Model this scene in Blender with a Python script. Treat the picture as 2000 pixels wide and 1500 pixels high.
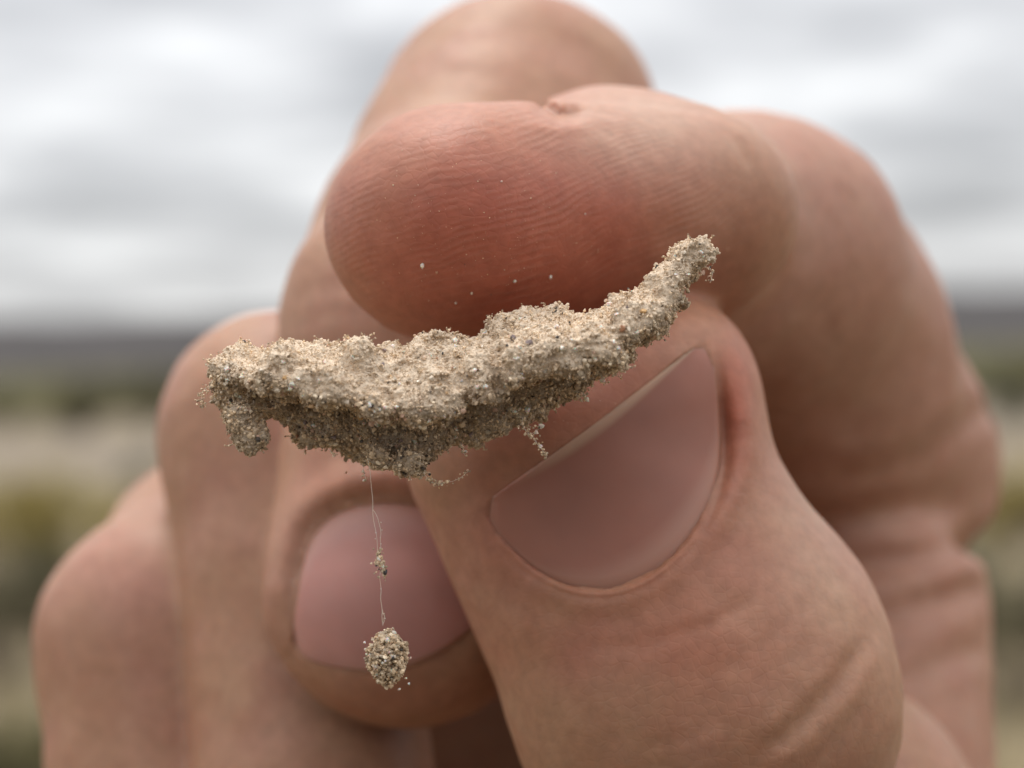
import bpy, math, random
import numpy as np
from mathutils import Matrix, Vector

for o in list(bpy.data.objects):
    bpy.data.objects.remove(o)
S = bpy.context.scene
COL = S.collection
R = math.radians

# ------------------------------------------------------------------ camera
CAM_H = 1.35
PITCH, ROLL = R(0.70), R(1.75)
FPX = 4000.0                                    # focal length in pixels of the 2000 px wide photograph
f_ = np.array([0, math.cos(PITCH), -math.sin(PITCH)])
r0 = np.array([1.0, 0, 0]); u0 = np.array([0, math.sin(PITCH), math.cos(PITCH)])
r_ = r0*math.cos(ROLL) - u0*math.sin(ROLL)
u_ = r0*math.sin(ROLL) + u0*math.cos(ROLL)
C0 = np.array([0, 0, CAM_H])
cam = bpy.data.cameras.new('camera'); camo = bpy.data.objects.new('camera', cam); COL.objects.link(camo)
M = Matrix.Identity(4)
for i in range(3):
    M[i][0] = r_[i]; M[i][1] = u_[i]; M[i][2] = -f_[i]; M[i][3] = C0[i]
camo.matrix_world = M
cam.sensor_width = 36; cam.lens = 36*FPX/2000
cam.clip_start = 0.01; cam.clip_end = 20000
cam.dof.use_dof = True; cam.dof.focus_distance = 0.1005
cam.dof.aperture_fstop = cam.lens/2.6           # a phone lens: 2.6 mm wide opening
S.camera = camo

# ------------------------------------------------------------------ overcast sky
SUN_EL, SUN_AZ = R(68), R(-20)                  # azimuth measured from +Y towards +X
w = bpy.data.worlds.new('World'); S.world = w; w.use_nodes = True
nt = w.node_tree; nt.nodes.clear()
def nd(tree, t, **kw):
    n = tree.nodes.new(t)
    for k, v in kw.items():
        if k in n.inputs: n.inputs[k].default_value = v
        else: setattr(n, k, v)
    return n
L = nt.links.new
sky = nd(nt, 'ShaderNodeTexSky', sky_type='NISHITA', sun_disc=False, sun_elevation=SUN_EL, sun_rotation=SUN_AZ)
skm = nd(nt, 'ShaderNodeMix', data_type='RGBA', blend_type='MULTIPLY'); skm.inputs[0].default_value = 1
L(sky.outputs[0], skm.inputs[6]); skm.inputs[7].default_value = (0.10, 0.10, 0.10, 1)
tc = nd(nt, 'ShaderNodeTexCoord'); sp = nd(nt, 'ShaderNodeSeparateXYZ'); L(tc.outputs['Generated'], sp.inputs[0])
den = nd(nt, 'ShaderNodeMath', operation='ADD'); L(sp.outputs[2], den.inputs[0]); den.inputs[1].default_value = 0.10
den2 = nd(nt, 'ShaderNodeMath', operation='MAXIMUM'); L(den.outputs[0], den2.inputs[0]); den2.inputs[1].default_value = 0.05
dx = nd(nt, 'ShaderNodeMath', operation='DIVIDE'); L(sp.outputs[0], dx.inputs[0]); L(den2.outputs[0], dx.inputs[1])
dy = nd(nt, 'ShaderNodeMath', operation='DIVIDE'); L(sp.outputs[1], dy.inputs[0]); L(den2.outputs[0], dy.inputs[1])
cb = nd(nt, 'ShaderNodeCombineXYZ'); L(dx.outputs[0], cb.inputs[0]); L(dy.outputs[0], cb.inputs[1])
n1 = nd(nt, 'ShaderNodeTexNoise', Scale=1.3, Detail=5.0, Roughness=0.6, Distortion=0.3); L(cb.outputs[0], n1.inputs['Vector'])
cr = nd(nt, 'ShaderNodeValToRGB'); L(n1.outputs[0], cr.inputs[0])
e = cr.color_ramp.elements
e[0].position = 0.34; e[0].color = (0.43, 0.432, 0.445, 1)
e[1].position = 0.64; e[1].color = (0.90, 0.905, 0.91, 1)
el = cr.color_ramp.elements.new(0.5); el.color = (0.63, 0.632, 0.645, 1)
# an overcast sky grows brighter towards the zenith
ze = nd(nt, 'ShaderNodeMath', operation='MULTIPLY_ADD'); L(sp.outputs[2], ze.inputs[0]); ze.inputs[1].default_value = 2.4; ze.inputs[2].default_value = 0.95
zc = nd(nt, 'ShaderNodeMath', operation='MAXIMUM'); L(ze.outputs[0], zc.inputs[0]); zc.inputs[1].default_value = 0.5
cm = nd(nt, 'ShaderNodeVectorMath', operation='SCALE'); L(cr.outputs[0], cm.inputs[0]); L(zc.outputs[0], cm.inputs['Scale'])
mx = nd(nt, 'ShaderNodeMix', data_type='RGBA'); mx.inputs[0].default_value = 0.9
L(skm.outputs[2], mx.inputs[6]); L(cm.outputs[0], mx.inputs[7])
bg = nd(nt, 'ShaderNodeBackground', Strength=1.0); L(mx.outputs[2], bg.inputs[0])
wo = nd(nt, 'ShaderNodeOutputWorld'); L(bg.outputs[0], wo.inputs[0])
w.cycles.sampling_method = 'MANUAL'; w.cycles.sample_map_resolution = 512

sun = bpy.data.lights.new('sun', 'SUN'); sun.energy = 1.5; sun.angle = R(14); sun.color = (1.0, 0.95, 0.88)
so = bpy.data.objects.new('sun', sun); COL.objects.link(so)
sd = Vector((math.sin(SUN_AZ)*math.cos(SUN_EL), math.cos(SUN_AZ)*math.cos(SUN_EL), math.sin(SUN_EL)))
so.rotation_euler = sd.to_track_quat('Z', 'Y').to_euler(); so.location = (0, 0, 30)

S.view_settings.view_transform = 'Standard'; S.view_settings.look = 'None'
S.view_settings.exposure = 0.04; S.view_settings.gamma = 1.0
S.render.engine = 'CYCLES'
S.cycles.use_denoising = True
S.cycles.max_bounces = 8

# ------------------------------------------------------------------ helpers
rng = np.random.default_rng(7)
def pix(px, py, d):
    """photo pixel + depth (mm) -> hand frame (mm): right, away, up"""
    return np.array([(px-1000)/FPX*d, d, (750-py)/FPX*d])
def to_px(P):
    return 1000+FPX*P[:, 0]/P[:, 1], 750-FPX*P[:, 2]/P[:, 1]
def frame_matrix(origin_mm):
    o = C0 + 0.001*(origin_mm[0]*r_ + origin_mm[1]*f_ + origin_mm[2]*u_)
    m = Matrix.Identity(4)
    for i in range(3):
        m[i][0] = r_[i]; m[i][1] = f_[i]; m[i][2] = u_[i]; m[i][3] = o[i]
    return m
def ground_at(px, py):
    d = f_ + r_*(px-1000)/FPX + u_*(750-py)/FPX
    t = -CAM_H/d[2]
    return C0 + d*t
def tag(o, label=None, cat=None, group=None, kind=None):
    if label: o['label'] = label
    if cat: o['category'] = cat
    if group: o['group'] = group
    if kind: o['kind'] = kind
    return o
def mesh_np(name, V, F, smooth=True, cols=None, attrs=None):
    """V (n,3), F (m,3|4) arrays"""
    me = bpy.data.meshes.new(name)
    V = np.ascontiguousarray(V, np.float32); F = np.ascontiguousarray(F, np.int32)
    k = F.shape[1]
    me.vertices.add(len(V)); me.vertices.foreach_set('co', V.ravel())
    me.loops.add(F.size); me.loops.foreach_set('vertex_index', F.ravel())
    me.polygons.add(len(F)); me.polygons.foreach_set('loop_start', np.arange(0, F.size, k, dtype=np.int32))
    me.polygons.foreach_set('loop_total', np.full(len(F), k, np.int32))
    me.polygons.foreach_set('use_smooth', np.full(len(F), smooth))
    if cols is not None:
        a = me.color_attributes.new('col', 'FLOAT_COLOR', 'POINT')
        c4 = np.ones((len(V), 4), np.float32); c4[:, :3] = cols
        a.data.foreach_set('color', c4.ravel())
    for nm, arr in (attrs or {}).items():
        a = me.attributes.new(nm, 'FLOAT', 'POINT'); a.data.foreach_set('value', np.ascontiguousarray(arr, np.float32))
    me.update(calc_edges=True); me.validate()
    return me
def mesh_poly(name, V, quads, ngons, cols=None, attrs=None):
    lv = np.concatenate([quads.ravel()]+[np.array(g_) for g_ in ngons]).astype(np.int32)
    tot = np.concatenate([np.full(len(quads), 4), [len(g_) for g_ in ngons]]).astype(np.int32)
    me = bpy.data.meshes.new(name)
    me.vertices.add(len(V)); me.vertices.foreach_set('co', np.ascontiguousarray(V, np.float32).ravel())
    me.loops.add(len(lv)); me.loops.foreach_set('vertex_index', lv)
    me.polygons.add(len(tot)); me.polygons.foreach_set('loop_start', np.concatenate([[0], np.cumsum(tot)[:-1]]).astype(np.int32)); me.polygons.foreach_set('loop_total', tot)
    me.polygons.foreach_set('use_smooth', np.full(len(tot), True))
    a = me.color_attributes.new('col', 'FLOAT_COLOR', 'POINT'); c4 = np.ones((len(V), 4), np.float32); c4[:, :3] = cols; a.data.foreach_set('color', c4.ravel())
    for nm, arr in (attrs or {}).items():
        a = me.attributes.new(nm, 'FLOAT', 'POINT'); a.data.foreach_set('value', np.ascontiguousarray(arr, np.float32))
    me.update(calc_edges=True); me.validate()
    return me
def refine(V, F, sel):
    """split the chosen quads in four; their neighbours take the new edge points, so no cracks open"""
    n0 = len(V)
    S_ = F[sel]
    E = np.sort(np.stack([S_, np.roll(S_, -1, 1)], -1).reshape(-1, 2), 1)
    key = E[:, 0].astype(np.int64)*(n0+1)+E[:, 1]; uk, inv = np.unique(key, return_inverse=True)
    mid = n0+inv.reshape(-1, 4)
    Vm = (V[uk//(n0+1)]+V[uk % (n0+1)])/2; Vc = V[S_].mean(1); ci = n0+len(uk)+np.arange(len(S_))
    sub = [np.stack([S_[:, k], mid[:, k], ci, mid[:, k-1]], 1) for k in range(4)]
    rest = F[~sel]
    kr = np.sort(np.stack([rest, np.roll(rest, -1, 1)], -1), -1); kr = kr[..., 0].astype(np.int64)*(n0+1)+kr[..., 1]
    pos = np.searchsorted(uk, kr); hit = (pos < len(uk)) & (uk[np.minimum(pos, len(uk)-1)] == kr)
    tch = hit.any(1); ng = []
    for q, h_, p_ in zip(rest[tch], hit[tch], pos[tch]):
        g_ = []
        for k in range(4):
            g_.append(int(q[k]))
            if h_[k]: g_.append(int(n0+p_[k]))
        ng.append(g_)
    return np.concatenate([V, Vm, Vc]), np.concatenate([rest[~tch]]+sub), ng
def link(name, me, mat=None, parent=None):
    o = bpy.data.objects.new(name, me); COL.objects.link(o)
    if mat and not me.materials: me.materials.append(mat)
    if parent is not None: o.parent = parent
    return o

def _hash(i, j, k, s):
    h = (i.astype(np.uint32)*np.uint32(374761393) + j.astype(np.uint32)*np.uint32(668265263)
         + k.astype(np.uint32)*np.uint32(2147483647) + np.uint32((s*974711+1) & 0xffffffff))
    h = (h ^ (h >> np.uint32(13)))*np.uint32(1274126177)
    h = (h ^ (h >> np.uint32(16)))*np.uint32(2246822519)
    return ((h ^ (h >> np.uint32(15))) & np.uint32(0xffffff)).astype(np.float32)/np.float32(0x7fffff) - 1
def vnoise(P, scale, seed=0):
    Q = P*scale
    I = np.floor(Q).astype(np.int64); F = (Q-I).astype(np.float32); F = F*F*F*(F*(F*6-15)+10)
    x, y, z = I[:, 0], I[:, 1], I[:, 2]; fx, fy, fz = F[:, 0], F[:, 1], F[:, 2]
    def c(a, b, d): return _hash(x+a, y+b, z+d, seed)
    v = 0
    for a in (0, 1):
        for b in (0, 1):
            for d in (0, 1):
                v = v + c(a, b, d)*(fx if a else 1-fx)*(fy if b else 1-fy)*(fz if d else 1-fz)
    return v
def fbm(P, scale, octv=4, seed=0, gain=0.5):
    s = 0; a = 1.0
    for o in range(octv):
        s = s + a*vnoise(P, scale*2**o, seed+o*17); a *= gain
    return s

def smin(a, b, k):
    h = np.maximum(k-np.abs(a-b), 0)/k
    return np.minimum(a, b)-h*h*k*0.25

def surface_nets(fun, lo, hi, h, B=8):
    """mesh of fun(P)=0; only blocks near the surface are sampled finely"""
    lo = np.array(lo, float); hi = np.array(hi, float)
    nb = np.ceil((hi-lo)/(h*B)).astype(int); n = nb*B
    bc = np.stack(np.meshgrid(*[lo[i]+(np.arange(nb[i])+0.5)*h*B - h*0.5 for i in range(3)], indexing='ij'), -1).reshape(-1, 3)
    fc = fun(bc).astype(np.float32)
    act = np.abs(fc) < h*B*1.25
    G = np.broadcast_to(fc.reshape(*nb, 1, 1, 1), (*nb, B, B, B)).copy()
    idx = np.argwhere(act.reshape(nb))
    off = np.stack(np.meshgrid(*[np.arange(B)]*3, indexing='ij'), -1).reshape(-1, 3)
    for s in range(0, len(idx), 600):
        ii = idx[s:s+600]
        P = lo + ((ii[:, None, :]*B+off[None])*h).reshape(-1, 3)
        v = fun(P).astype(np.float32).reshape(len(ii), B, B, B)
        G[ii[:, 0], ii[:, 1], ii[:, 2]] = v
    G = G.transpose(0, 3, 1, 4, 2, 5).reshape(n)
    G[0] = G[-1] = 1; G[:, 0] = G[:, -1] = 1; G[:, :, 0] = G[:, :, -1] = 1
    ins = (G < 0)
    c8 = np.zeros(tuple(n-1), np.uint8)
    for a in (0, 1):
        for b in (0, 1):
            for d in (0, 1):
                c8 += ins[a:n[0]-1+a, b:n[1]-1+b, d:n[2]-1+d]
    cells = np.argwhere((c8 > 0) & (c8 < 8))
    vid = np.full(tuple(n-1), -1, np.int32); vid[cells[:, 0], cells[:, 1], cells[:, 2]] = np.arange(len(cells))
    corner = np.array([[a, b, d] for a in (0, 1) for b in (0, 1) for d in (0, 1)])
    vals = np.stack([G[cells[:, 0]+c[0], cells[:, 1]+c[1], cells[:, 2]+c[2]] for c in corner], 1)
    acc = np.zeros((len(cells), 3)); cnt = np.zeros(len(cells))
    for i in range(8):
        for j in range(i+1, 8):
            if np.abs(corner[i]-corner[j]).sum() == 1:
                m = (vals[:, i] < 0) != (vals[:, j] < 0)
                t = vals[m, i]/(vals[m, i]-vals[m, j])
                acc[m] += corner[i]+(corner[j]-corner[i])*t[:, None]; cnt[m] += 1
    V = lo+(cells+acc/cnt[:, None])*h
    faces = []
    for ax in range(3):
        s0 = [slice(None)]*3; s1 = [slice(None)]*3
        s0[ax] = slice(0, -1); s1[ax] = slice(1, None)
        A = ins[tuple(s0)]; Bq = ins[tuple(s1)]
        ed = np.argwhere(A != Bq)
        o1, o2 = [(1, 2), (2, 0), (0, 1)][ax]
        ok = (ed[:, o1] > 0) & (ed[:, o2] > 0) & (ed[:, o1] < n[o1]-1) & (ed[:, o2] < n[o2]-1)
        ed = ed[ok]
        def g(da, db):
            e = ed.copy(); e[:, o1] -= da; e[:, o2] -= db
            return vid[e[:, 0], e[:, 1], e[:, 2]]
        q = np.stack([g(1, 1), g(0, 1), g(0, 0), g(1, 0)], 1)
        fl = ~A[ed[:, 0], ed[:, 1], ed[:, 2]]
        q[fl] = q[fl][:, ::-1]
        faces.append(q)
    F = np.concatenate(faces); F = F[(F >= 0).all(1)]
    return V, F
def grad(fun, P, e):
    g = np.empty_like(P)
    for i in range(3):
        d = np.zeros(3); d[i] = e
        g[:, i] = (fun(P+d)-fun(P-d))/(2*e)
    return g
def snap(fun, P, e, it=2, lim=0.3):
    for _ in range(it):
        f = fun(P); g = grad(fun, P, e)
        st = f/np.maximum((g*g).sum(1), 0.05)
        P = P-g*np.clip(st, -lim, lim)[:, None]
    return P
def tube(pts, rad, n=6):
    pts = np.array(pts, float); m = len(pts)
    rad = np.broadcast_to(np.array(rad, float), (m,))
    V = []; F = []
    for i in range(m):
        t = pts[min(i+1, m-1)]-pts[max(i-1, 0)]; t /= np.linalg.norm(t)+1e-12
        a = np.cross(t, [0.3, 0.9, 0.1]); a /= np.linalg.norm(a)+1e-12; b = np.cross(t, a)
        for k in range(n):
            th = 2*math.pi*k/n
            V.append(pts[i]+rad[i]*(a*math.cos(th)+b*math.sin(th)))
    for i in range(m-1):
        for k in range(n):
            F.append((i*n+k, i*n+(k+1) % n, (i+1)*n+(k+1) % n, (i+1)*n+k))
    return np.array(V), np.array(F)
def join(parts):
    Vs, Fs = [], []; o = 0
    for V, F in parts:
        Vs.append(V); Fs.append(F+o); o += len(V)
    return np.concatenate(Vs), np.concatenate(Fs)

# ------------------------------------------------------------------ materials
def mat(name, **kw):
    m = bpy.data.materials.new(name); m.use_nodes = True
    b = m.node_tree.nodes['Principled BSDF']
    for k, v in kw.items(): b.inputs[k].default_value = v
    return m, m.node_tree, b
def noise_mat(name, c1, c2, scale, rough=0.9, bump=0.0, bscale=None, coord='Object'):
    m, t, b = mat(name, Roughness=rough)
    tcn = nd(t, 'ShaderNodeTexCoord'); n = nd(t, 'ShaderNodeTexNoise', Scale=scale, Detail=6.0, Roughness=0.6)
    t.links.new(tcn.outputs[coord], n.inputs['Vector'])
    r = nd(t, 'ShaderNodeValToRGB'); t.links.new(n.outputs[0], r.inputs[0])
    r.color_ramp.elements[0].position = 0.35; r.color_ramp.elements[0].color = (*c1, 1)
    r.color_ramp.elements[1].position = 0.65; r.color_ramp.elements[1].color = (*c2, 1)
    t.links.new(r.outputs[0], b.inputs['Base Color'])
    if bump:
        n2 = nd(t, 'ShaderNodeTexNoise', Scale=bscale or scale*8, Detail=5.0); t.links.new(tcn.outputs[coord], n2.inputs['Vector'])
        bp = nd(t, 'ShaderNodeBump', Strength=bump, Distance=0.02); t.links.new(n2.outputs[0], bp.inputs['Height'])
        t.links.new(bp.outputs[0], b.inputs['Normal'])
    return m
M_ground = noise_mat('desert_soil', (0.150, 0.115, 0.064), (0.225, 0.178, 0.108), 0.35, 0.95, 0.6, 9)
M_track = noise_mat('pale_sand', (0.17, 0.135, 0.095), (0.215, 0.172, 0.125), 0.5, 0.95, 0.4, 12)
M_hill = noise_mat('far_hill', (0.026, 0.022, 0.021), (0.042, 0.035, 0.033), 0.012, 1.0)
M_stem = noise_mat('shrub_wood', (0.10, 0.08, 0.06), (0.2, 0.16, 0.12), 30)
def leaf_mat(name, c1, c2):
    m = noise_mat(name, c1, c2, 3.0, 0.8)
    m.node_tree.nodes['Principled BSDF'].inputs['Specular IOR Level'].default_value = 0.2
    return m
LEAF = {'yellow': leaf_mat('yellow_bloom_leaf', (0.28, 0.225, 0.075), (0.48, 0.39, 0.15)),
        'olive': leaf_mat('olive_leaf', (0.098, 0.091, 0.042), (0.195, 0.176, 0.085)),
        'sage': leaf_mat('grey_green_leaf', (0.130, 0.137, 0.098), (0.260, 0.260, 0.182)),
        'dark': leaf_mat('dark_green_leaf', (0.065, 0.060, 0.034), (0.13, 0.12, 0.065))}

# ------------------------------------------------------------------ ground, track, hills
def grid_mesh(xs, ys, zf):
    X, Y = np.meshgrid(xs, ys, indexing='ij')
    V = np.stack([X.ravel(), Y.ravel(), zf(X.ravel(), Y.ravel())], 1)
    nx, ny = len(xs), len(ys)
    i = np.arange(nx-1)[:, None]*ny+np.arange(ny-1)[None]
    F = np.stack([i, i+ny, i+ny+1, i+1], -1).reshape(-1, 4)
    return V, F
def zground(x, y):
    P = np.stack([x, y, x*0], 1)
    near = np.exp(-(x*x+y*y)/120.0**2)
    return 0.05*near*vnoise(P, 0.33, 3) + 0.025*near*vnoise(P, 1.3, 5)
xs = np.concatenate([-np.geomspace(9000, 40, 24), np.linspace(-38, 38, 150), np.geomspace(40, 9000, 24)])
V, F = grid_mesh(xs, np.concatenate([-np.geomspace(9000, 20, 20), np.linspace(-18, 60, 160), np.geomspace(62, 9000, 26)]), zground)
g = link('ground', mesh_np('ground', V, F), M_ground); tag(g, kind='structure')
# sandy wash that crosses behind the hand
def ztrack(x, y): return zground(x, y)+0.012
tx = np.linspace(-60, 60, 160)
TR0, TR1 = ground_at(150, 940)[1], ground_at(150, 852)[1]
rows = []
for k in range(14):
    t = k/13
    rows.append(np.stack([tx, TR0+t*(TR1-TR0)+0.02*tx+0.5*np.sin(tx*0.21+1)+(0.9*(t-0.5))*vnoise(np.stack([tx, tx*0+t*3, tx*0], 1), 0.6, 9)], 1))
Q = np.stack(rows, 1).reshape(-1, 2)
V = np.column_stack([Q, ztrack(Q[:, 0], Q[:, 1])])
i = np.arange(159)[:, None]*14+np.arange(13)[None]
tr = link('path', mesh_np('path', V, np.stack([i, i+14, i+15, i+1], -1).reshape(-1, 4)), M_track); tag(tr, kind='structure')
th = np.linspace(R(-80), R(80), 260)
rr = np.linspace(1500, 3600, 22)
TH, RR = np.meshgrid(th, rr, indexing='ij')
prof = np.clip(np.sin((RR-1500)/2100*math.pi), 0, 1)**0.8
Pn = np.stack([TH.ravel()*9, RR.ravel()/900, TH.ravel()*0], 1)
Z = prof.ravel()*(66+8*fbm(Pn, 0.6, 4, 11))-0.5
V = np.column_stack([(RR*np.sin(TH)).ravel(), (RR*np.cos(TH)).ravel(), Z])
i = np.arange(259)[:, None]*22+np.arange(21)[None]
hl = link('hills', mesh_np('hills', V, np.stack([i, i+1, i+23, i+22], -1).reshape(-1, 4)), M_hill); tag(hl, kind='structure')

# ------------------------------------------------------------------ shrubs
def shrub_meshes(seed, n_leaf, leaf, rad, hgt, n_stem=14):
    rg = np.random.default_rng(seed)
    tubes = []; tips = []
    for s in range(n_stem):
        az = rg.uniform(0, 2*math.pi); out = rad*math.sqrt(rg.uniform(0.02, 1))*0.85
        top = np.array([math.cos(az)*out, math.sin(az)*out, hgt*(1-0.45*(out/rad)**2)*rg.uniform(0.7, 1.0)])
        mid = top*np.array([0.35, 0.35, 0.5])+rg.normal(0, 0.03, 3)*rad
        base = np.array([math.cos(az), math.sin(az), 0])*rad*0.08 - np.array([0, 0, 0.04])
        pts = [base, mid, top*0.98]
        tubes.append(tube(pts, [0.016*hgt+0.003, 0.011*hgt+0.002, 0.003], 5)); tips += [(mid, top)]
        for b in range(3):
            t = rg.uniform(0.3, 0.9); p = mid+(top-mid)*t
            q = p+rg.normal(0, 1, 3)*rad*0.22+np.array([0, 0, hgt*0.12]); q[2] = max(q[2], 0.05*hgt)
            tubes.append(tube([p, q], [0.006*hgt+0.001, 0.002], 4)); tips.append((p, q))
    SV, SF = join(tubes)
    ti = rg.integers(0, len(tips), n_leaf); tt = rg.uniform(0.25, 1.08, n_leaf)
    A = np.array([t[0] for t in tips]); Bq = np.array([t[1] for t in tips])
    c = A[ti]+(Bq[ti]-A[ti])*tt[:, None]+rg.normal(0, 1, (n_leaf, 3))*rad*0.085
    c[:, 2] = np.maximum(c[:, 2], 0.02)
    d = rg.normal(0, 1, (n_leaf, 3)); d[:, 2] = np.abs(d[:, 2])+0.4; d /= np.linalg.norm(d, axis=1)[:, None]
    sd_ = np.cross(d, rg.normal(0, 1, (n_leaf, 3))); sd_ /= np.linalg.norm(sd_, axis=1)[:, None]
    l = leaf*rg.uniform(0.6, 1.5, n_leaf)[:, None]; wd = l*0.28
    LV = np.stack([c, c+d*l*0.5+sd_*wd, c+d*l, c+d*l*0.5-sd_*wd], 1).reshape(-1, 3)
    LF = np.arange(n_leaf*4).reshape(-1, 4)
    return mesh_np('shrub_stems', SV, SF), mesh_np('shrub_foliage', LV, LF, smooth=False)
SHR = {}
for k, (kind, sd2, nl, lf, ra, hg) in enumerate([('yellow', 1, 3200, 0.045, 0.50, 0.55), ('olive', 2, 3200, 0.04, 0.5, 0.5),
                                              ('sage', 3, 3400, 0.035, 0.55, 0.6), ('dark', 4, 3400, 0.04, 0.6, 0.7)]):
    sm, lm = shrub_meshes(sd2, nl, lf, ra, hg); sm.materials.append(M_stem); lm.materials.append(LEAF[kind]); SHR[kind] = (sm, lm)
def shrub(kind, x, y, sc, rz, label, group=None):
    e = bpy.data.objects.new({'yellow': 'rabbitbrush', 'olive': 'olive_shrub', 'sage': 'sagebrush', 'dark': 'dark_shrub'}[kind], None)
    COL.objects.link(e); e.location = (x, y, float(zground(np.array([x]), np.array([y]))[0])); e.rotation_euler = (0, 0, rz); e.scale = (sc, sc, sc)
    e.empty_display_size = 0.1
    tag(e, label, 'shrub', group)
    link('stems', SHR[kind][0], None, e); link('foliage', SHR[kind][1], None, e)
    return e
def shrub_px(kind, px, py, sc, rz, label, group=None):
    p = ground_at(px, py); return shrub(kind, p[0], p[1], sc, rz, label, group)
shrub_px('yellow', 50, 1125, 1.15, 0.3, 'blurred yellow-flowered bush left of the little finger, at the left edge')
shrub_px('dark', 10, 1345, 0.75, 1.0, 'blurred dark green bush below the yellow bush at the left edge')
shrub_px('olive', 20, 1600, 0.62, 2.0, 'blurred olive green bush in the lower left corner of the photo')
shrub_px('olive', 250, 1140, 0.7, 4.0, 'pale olive bush just above the slope of the little finger')
shrub_px('dark', 1990, 1375, 0.80, 0.7, 'blurred dark grey-green bush at right edge beside the palm folds')
shrub_px('yellow', 2000, 1060, 0.85, 2.4, 'blurred yellow-tinged bush at right edge above the dark bush')
shrub_px('sage', 1985, 845, 0.85, 2.9, 'small grey-green bush at right edge level with the index knuckle')
rs = random.Random(5)
far_lab = {'olive': 'blurred olive bush in the far scrub line beyond the sandy strip', 'dark': 'blurred dark bush in the far scrub line beyond the sandy strip',
           'sage': 'blurred grey-green bush in the far scrub line beyond the sandy strip', 'yellow': 'blurred yellowish bush in the far scrub line beyond the sandy strip'}
for k in range(110):
    y = TR1+1.2+28*rs.random()**1.6; x = rs.uniform(-0.3, 0.3)*y; y += 0.02*x
    kd = rs.choice(['olive', 'dark', 'dark', 'sage', 'olive', 'dark'])
    shrub(kd, x, y, rs.uniform(0.9, 1.7), rs.uniform(0, 6.28), far_lab[kd], 'bushes of the far scrub line')
mid_lab = {'olive': 'blurred olive bush on open ground in front of the sandy strip', 'sage': 'blurred grey-green bush on open ground in front of the sandy strip',
           'yellow': 'blurred yellow bush on open ground in front of the sandy strip'}
for k in range(44):
    y = rs.uniform(8.5, TR0-0.8); x = rs.uniform(-0.30, 0.30)*y
    if abs(abs(x/y)-0.235) < 0.03 and y < 14: continue
    kd = rs.choice(['olive', 'yellow', 'yellow', 'sage'])
    shrub(kd, x, y, rs.uniform(0.5, 0.85), rs.uniform(0, 6.28), mid_lab[kd], 'bushes on the open ground')
# far plain of low scrub and dry grass between, uncountable
rg = np.random.default_rng(21)
n = 26000
yy = 60*np.exp(rg.uniform(0, 1, n)*math.log(14)); xx = yy*rg.uniform(-0.45, 0.45, n)
hh = rg.uniform(0.25, 0.8, n); ww = rg.uniform(0.3, 0.9, n); az = rg.uniform(0, 6.28, n)
b0 = np.column_stack([xx, yy, xx*0]); dv = np.column_stack([np.cos(az), np.sin(az), az*0])*ww[:, None]
ev = np.column_stack([-np.sin(az), np.cos(az), az*0])*ww[:, None]
up = np.column_stack([az*0, az*0, hh])
pts = np.stack([b0-dv, b0+dv, b0-ev, b0+ev, b0+up], 1)
base = (np.arange(n)*5)[:, None, None]
FF = (base+np.array([[0, 2, 4], [2, 1, 4], [1, 3, 4], [3, 0, 4]])[None]).reshape(-1, 3)
sc_ = link('far_scrub', mesh_np('far_scrub', pts.reshape(-1, 3), FF, False), LEAF['olive']); tag(sc_, 'low olive scrub covering the plain below the dark hills', 'scrub', kind='stuff')
n = 16000
yy = 5*np.exp(rg.uniform(0, 1, n)*math.log(7)); xx = yy*rg.uniform(-0.4, 0.4, n)
zz = zground(xx, yy); az = rg.uniform(0, 6.28, n); hh = rg.uniform(0.06, 0.2, n)
b0 = np.column_stack([xx, yy, zz]); dv = np.column_stack([np.cos(az), np.sin(az), az*0])*0.006
tp = b0+np.column_stack([rg.normal(0, 0.05, n), rg.normal(0, 0.05, n), hh])
LV = np.stack([b0-dv, b0+dv, tp], 1).reshape(-1, 3)
M_grass = noise_mat('dry_grass', (0.319, 0.261, 0.131), (0.464, 0.377, 0.217), 2.0)
gr = link('dry_grass', mesh_np('dry_grass', LV, np.arange(n*3).reshape(-1, 3), False), M_grass); tag(gr, 'sparse dry straw-coloured grass on the desert ground', 'grass', kind='stuff')

# ------------------------------------------------------------------ the hand
def seg(A, B, wA, wB, hA, hB, cA, cB=None, hint=(0, -1, 0), shear=0.0):
    """tapering limb from A (tip) to B with elliptical section: w across, h along the hint normal, cA/cB cap lengths"""
    A = np.array(A, float); B = np.array(B, float); cB = cB or wB
    ax = A-B; Ln = np.linalg.norm(ax); ax /= Ln
    lat = np.cross(np.array(hint, float), ax); lat /= np.linalg.norm(lat)      # to the right for an upward axis
    nor = np.cross(ax, lat)
    def f(P):
        v = P-A
        a = v@ax; l = v@lat; n = v@nor; s = a-shear*l
        t = np.clip(-s/Ln, 0, 1); t = t*t*(3-2*t)
        ww = wA+(wB-wA)*t; hh = hA+(hB-hA)*t; cc = np.where(s > 0, cA, cB)
        e_ = np.where(s > 0, s, np.minimum(s+Ln, 0))
        q1, q2, q3 = l/ww, n/hh, e_/cc
        k0 = np.sqrt(q1*q1+q2*q2+q3*q3)+1e-9
        k1 = np.sqrt((q1/ww)**2+(q2/hh)**2+(q3/cc)**2)+1e-9
        return k0*(k0-1)/k1
    return f
def ell(c, r):
    c = np.array(c, float); r = np.array(r, float)
    def f(P):
        q = (P-c)/r; k0 = np.sqrt((q*q).sum(1))+1e-9; k1 = np.sqrt(((q/r)**2).sum(1))+1e-9
        return k0*(k0-1)/k1
    return f
p = pix
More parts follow.
